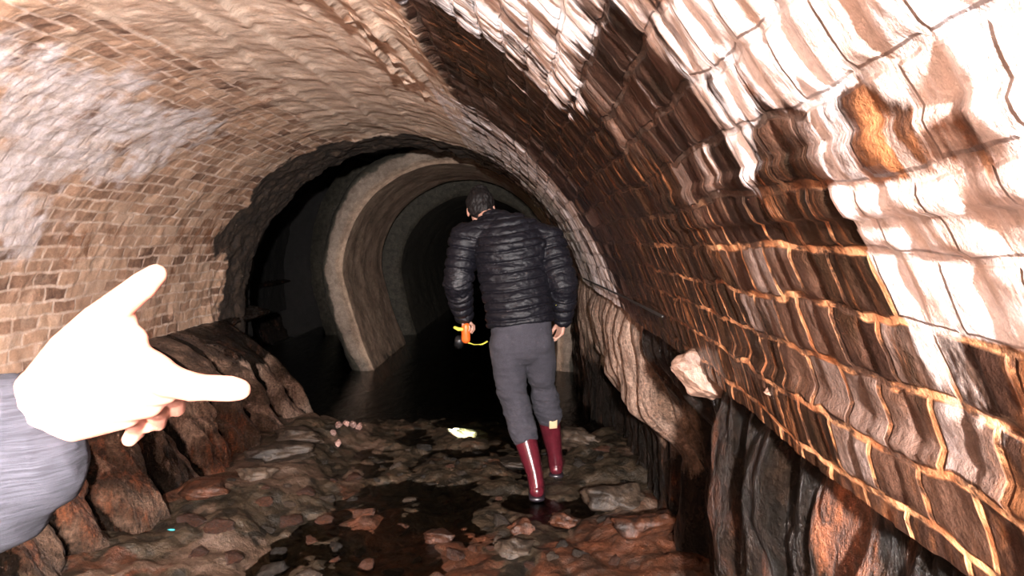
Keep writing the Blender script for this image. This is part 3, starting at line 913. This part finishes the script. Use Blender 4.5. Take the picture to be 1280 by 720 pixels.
def hair_d(co, no):
    n_ = fbm(co[:, 0] * 60, co[:, 1] * 60, co[:, 2] * 25, seed=9) - .5
    return co + no * (n_ * .022)[:, None]


hr.fused('hair', M_HAIR, person, .005, 3, hair_d)

# jacket, one surface with quilted baffles
jk = MB()
hem = wp(651, 404, .0)
jk.tube([hem + Vector((0, 0, -.0)), hem + Vector((-.01, .01, .09)), chest + Vector((.005, .01, -.06)), chest + Vector((0, 0, .06)), shC + Vector((0, -.01, -.01)), shC + Vector((-.03, .02, .055))],
        [(.192, .135), (.190, .140), (.205, .150), (.215, .155), (.20, .125), (.12, .085)], n=32, dome=False)
jk.tube([shC + Vector((-.02, .02, .02)), neck0 + Vector((-.005, .02, .015)), neck0 + Vector((-.02, .04, .05))], [(.13, .09), (.095, .08), (.078, .075)], n=24, dome=False)
for a_, b_, c_, k_ in ((lsh, lelb, lwr, -1), (rsh, relb, rwr, 1)):
    jk.tube([shC + (a_ - shC) * .35, a_ + Vector((0, 0, -.01))], [.105, .096])
    jk.tube([a_ + Vector((0, 0, .0)), a_.lerp(b_, .5), b_, b_.lerp(c_, .55), c_ + (c_ - b_).normalized() * .005], [.094, .090, .084, .070, .055], n=20)


def quilt(co, no):
    z, x, y = co[:, 2], co[:, 0], co[:, 1]
    # arms carry rings across their own axis
    def seg(a, b):
        a = np.array(a); b = np.array(b); d = b - a; L = np.linalg.norm(d)
        t = np.clip(((co - a) @ d) / L ** 2, -.15, 1.1)
        return np.linalg.norm(co - (a + t[:, None] * d), axis=1), t * L
    axis = np.array(chest - hem); axis /= np.linalg.norm(axis)
    v = (co - np.array(hem)) @ axis
    cxl = x - (hem.x + (shC.x - hem.x) * np.clip(v / .55, 0, 1))
    body_s = v - 0.55 * cxl ** 2 * 1.6 + .012 * (fbm(x * 6, z * 6, y * 6, seed=2) - .5)
    best = np.full(len(co), 9.0); arm_s = np.zeros(len(co))
    for a, b, c in ((lsh, lelb, lwr), (rsh, relb, rwr)):
        for p, q, o_ in ((a, b, 0), (b, c, (b - a).length)):
            d, t = seg(p, q); m = d < best; best = np.where(m, d, best); arm_s = np.where(m, t + o_, arm_s)
    wa = ss(.15, .19, np.abs(cxl)) * (best < .13)
    def puff(s, w): f = np.abs(((s / w) % 1) - .5) * 2; return np.sqrt(np.clip(1 - f ** 3, 0, 1))
    h = puff(body_s, .056) * (1 - wa) + puff(arm_s, .062) * wa
    wr = fbm(x * 22, y * 22, z * 45, seed=3) - .5
    wr2 = fbm(x * 7 + z * 9, z * 9 - x * 7, y * 7, seed=6) - .5
    return co + no * ((h - .6) * .020 + wr * .016 + wr2 * .008)[:, None]


jk.fused('jacket', M_JACKET, person, .0055, 5, quilt)
wl = MB().box(relb.lerp(rwr, .62) + Vector((-.04, -.068, 0)), (.014, .004, .02)).build('sleeve_tag', M_YELLOW, person, .002)
wl['label'] = 'small yellow tag on the sleeve'

# trousers
tr = MB()
tr.tube([hipC + Vector((0, 0, .06)), hipC + Vector((0, 0, -.03)), hipC + Vector((0, 0, -.11))], [(.165, .12), (.178, .128), (.165, .12)], n=28)
lcuf, rcuf = lknee.lerp(lank, .50), rknee.lerp(rank, .42)
tr.tube([lhip + Vector((.005, -.005, -.02)), lhip.lerp(lknee, .55), lknee, lcuf], [(.105, .11), (.098, .10), (.085, .088), (.080, .084)], n=24)
tr.tube([rhip + Vector((-.005, -.005, -.02)), rhip.lerp(rknee, .55), rknee, rcuf], [(.102, .11), (.092, .10), (.078, .088), (.074, .08)], n=24)
for s, h_ in ((-1, lhip), (1, rhip)): tr.ball(h_ + Vector((s * .004 - .0, -.055, -.0)), (.08, .07, .09))


def folds(co, no):
    x, y, z = co.T
    n1 = fbm(x * 5 + z * 3, y * 5, z * 14, seed=15) - .5; n2 = fbm(x * 16, y * 16, z * 40, seed=16) - .5
    w = ss(.85, .45, z)
    return co + no * (n1 * .030 * (.5 + w) + n2 * .012 * (.4 + w))[:, None]


tr.fused('trousers', M_PANTS, person, .006, 5, folds)


def boot(kn, an, top, toe, nm, cream):
    b = MB()
    up = (kn - an).normalized()
    t0 = an + up * top
    b.tube([t0, an + up * (top * .75), an + up * (top * .4), an + up * .05, an + Vector((0, -.005, -.03))], [(.066, .070), (.064, .068), (.055, .060), (.046, .054), (.045, .055)], n=24, dome=False)
    b.tube([an + Vector((0, -.03, -.045)), an + Vector((0, .03, -.045)), an + toe * .12 + Vector((0, 0, -.055)), an + toe * .20 + Vector((0, 0, -.06))], [(.042, .04), (.046, .042), (.047, .034), (.040, .026)], ref=(1, 0, 0), n=20)
    o = b.fused('boot', M_BOOT, person, .0045, 5)
    o['label'] = nm
    s = MB(); s.tube([an + Vector((0, -.055, -.082)), an + Vector((0, .03, -.084)), an + toe * .14 + Vector((0, 0, -.084)), an + toe * .21 + Vector((0, 0, -.082))], [(.043, .016), (.047, .016), (.049, .015), (.038, .013)], ref=(1, 0, 0), n=20)
    s.build('sole', M_SOLE, o)
    r = MB(); c = t0
    r.tube([c - up * .006, c + up * .006], [(.071, .075)] * 2, n=24, dome=False); r.build('boot_rim', M_BOOT, o)
    if cream:
        q = MB().box(t0 + Vector((.032, -.068, -.058)), (.050, .008, .062), Matrix.Rotation(.35, 3, 'Z')).build('cream_patch', M_CREAM, o, .003)
        q['label'] = 'cream patch on the boot top'
    return o


boot(lknee, lank, .305, Vector((.02, 1, 0)), 'wet burgundy boot, nearer foot', False)
boot(rknee, rank, .33, Vector((.12, 1, 0)), 'wet burgundy boot, farther foot', True)

# torch in the walker's left hand
tc = lwr + Vector((.0, .03, -.10))
tor = empty('torch', tc)
tag(tor, 'orange and black hand torch with yellow strap held by the walker', 'torch')
dirv = (Vector((-.50, 5.05, 0.0)) - tc).normalized()


def rel_(p): return Vector(p) - tc


b = MB(); b.tube([Vector((.012, -.045, .03)), Vector((.012, -.04, -.055))], [(.026, .022), (.028, .024)], n=20); b.build('body', M_ORANGE, tor)
b = MB(); b.tube([Vector((-.03, -.03, -.05)), Vector((-.03, -.03, -.05)) + dirv * .07], [.026, .032], n=20, dome=False); b.build('lamp_head', M_BLACK, tor)
b = MB(); b.tube([Vector((-.03, -.03, -.05)) + dirv * .068, Vector((-.03, -.03, -.05)) + dirv * .072], [.027, .027], n=20, dome=False); b.build('lens', M_LENS, tor)
b = MB(); b.tube([Vector((-.055, -.045, .02)), Vector((-.03, -.062, .012)), Vector((-.01, -.064, .012))], [.010, .012, .010], n=12); b.build('clip', M_YELLOW, tor)
b = MB(); b.tube([Vector((.02, -.03, -.075)), Vector((.06, -.01, -.092)), Vector((.11, .0, -.09)), Vector((.14, .02, -.075))], [(.007, .003)] * 4, n=8); b.build('strap', M_YELLOW, tor)
aim(so, tc + Vector((-.03, -.03, -.05)) + dirv * .08, (-.50, 5.05, 0.0))

# ------------------------------------------------------------------ the pointing hand close to the camera
M_SKIN2 = mat_skin('skin_pointing_hand', (0.36, 0.165, 0.12))
t = NT('grey_knit')
g = t.n('ShaderNodeTexCoord').outputs['Object']
rotn = t.n('ShaderNodeMapping'); t.l(g, rotn.inputs['Vector']); rotn.inputs['Rotation'].default_value = (0, math.radians(-14), 0); rotn.inputs['Scale'].default_value = (22, 30, 520)
kn_ = t.noise(rotn.outputs[0], 1.0, 3, 0.6)
kn2 = t.noise(g, 300, 3, .6)
kc = t.mix(t.step(kn_, .3, .7), (0.013, 0.013, 0.016), (0.027, 0.027, 0.033))
M_KNIT = t.out(kc, .95, t.bumpn(t.math('ADD', kn_, t.math('MULTIPLY', kn2, .4)), .6, .0015), Specular_IOR_Level=.1)

D0 = .60


def q(px, py, dd=0.0): return at(px, py, D0 + dd)


hb = MB()
elbow = q(-420, 640, -.12)
wr_ = q(46, 512, 0)
VD = FW
# forearm
hb.tube([elbow, q(-200, 590, -.05), q(-40, 540, -.01), wr_], [(.045, .045), (.043, .042), (.034, .028), (.031, .022)], ref=UP, n=24)
# metacarpals
kn = [(212, 472, .002), (206, 488, .010), (186, 505, .016), (158, 518, .020)]
for i, (px, py, dd) in enumerate(kn):
    w0 = wr_ + UP * (.022 - .014 * i)
    hb.tube([w0, w0.lerp(q(px, py, dd), .6), q(px, py, dd)], [.017, .0155, .0135], n=16)
for a_, b_, r_ in (((60, 490), (150, 440), .017), ((70, 480), (165, 425), .0155), ((60, 480), (150, 405), .017), ((120, 470), (190, 455), .0145),
                    ((130, 430), (164, 422), .012), ((130, 420), (156, 400), .0115), ((165, 440), (184, 452), .011), ((190, 462), (222, 474), .0125), ((150, 440), (200, 464), .016), ((140, 425), (170, 438), .014), ((176, 446), (198, 462), .012)):
    hb.tube([q(*a_, .002), q((a_[0] + b_[0]) / 2, (a_[1] + b_[1]) / 2, .001), q(*b_, .003)], [r_, r_, r_ * .9], n=16)
# thumb, raised
hb.tube([q(48, 490), q(88, 437), q(124, 402), q(160, 372, -.004), q(180, 356, -.008), q(195, 343, -.014)], [.020, .0185, .0165, .0135, .0125, .0095], n=18)
# index finger, pointing
hb.tube([q(206, 475), q(242, 484, .004), q(268, 485, .008), q(290, 486, .012), q(299, 487, .014)], [.0155, .0135, .0122, .0120, .0105], n=18)
# middle, ring and little finger folded away underneath
hb.tube([q(206, 488, .010), q(218, 496, .05), q(220, 511, .078), q(206, 513, .070)], [.0125, .0110, .0098, .0085], n=14)
hb.tube([q(186, 505, .016), q(198, 513, .055), q(196, 530, .080), q(184, 532, .068)], [.0125, .0110, .0096, .0084], n=14)
hb.tube([q(158, 518, .020), q(168, 528, .055), q(170, 542, .078), q(162, 549, .064)], [.0115, .0100, .0093, .0080], n=14)
arm = hb.fused('person', M_SKIN2, voxel=.0016, smooth=16)
tag(arm, 'bare pointing hand and forearm of a second person in a grey knit sleeve', 'person')
# nails
def nail(c, u, v, n_, w, l):
    b = MB(); b.tube([c - v * l * .5, c, c + v * l * .5], [(w * .85, .0010), (w, .0012), (w * .75, .0009)], ref=u, n=14)
    return b


M_NAIL = mat_plain('nail', (0.66, 0.42, 0.36), 0.25)
tv = (q(200, 337, -.016) - q(176, 360, -.008)).normalized()
# sleeve
sl = MB()
sl.tube([elbow + Vector((-.02, 0, -.01)), q(-260, 625, -.06), q(-120, 606, -.02), q(-30, 590, 0), q(18, 578, .004), q(38, 572, .006)],
        [(.070, .070), (.074, .070), (.078, .068), (.080, .066), (.074, .060), (.058, .048)], ref=UP, n=40, dome=True)
sl.tube([q(-260, 605, -.06), q(-90, 560, -.015), q(-20, 538, -.002), q(12, 528, .0)], [(.060, .056), (.056, .052), (.052, .047), (.046, .040)], ref=UP, n=40, dome=True)


def slf(co, no):
    x, y, z = co.T
    n_ = fbm(x * 9 + z * 6, y * 9, z * 9 - x * 4, seed=51) - .5
    n2 = fbm(x * 30, y * 30, z * 60, seed=52) - .5
    return co + no * (n_ * .018 + n2 * .003)[:, None]


sl.fused('sleeve', M_KNIT, arm, .0028, 8, slf)
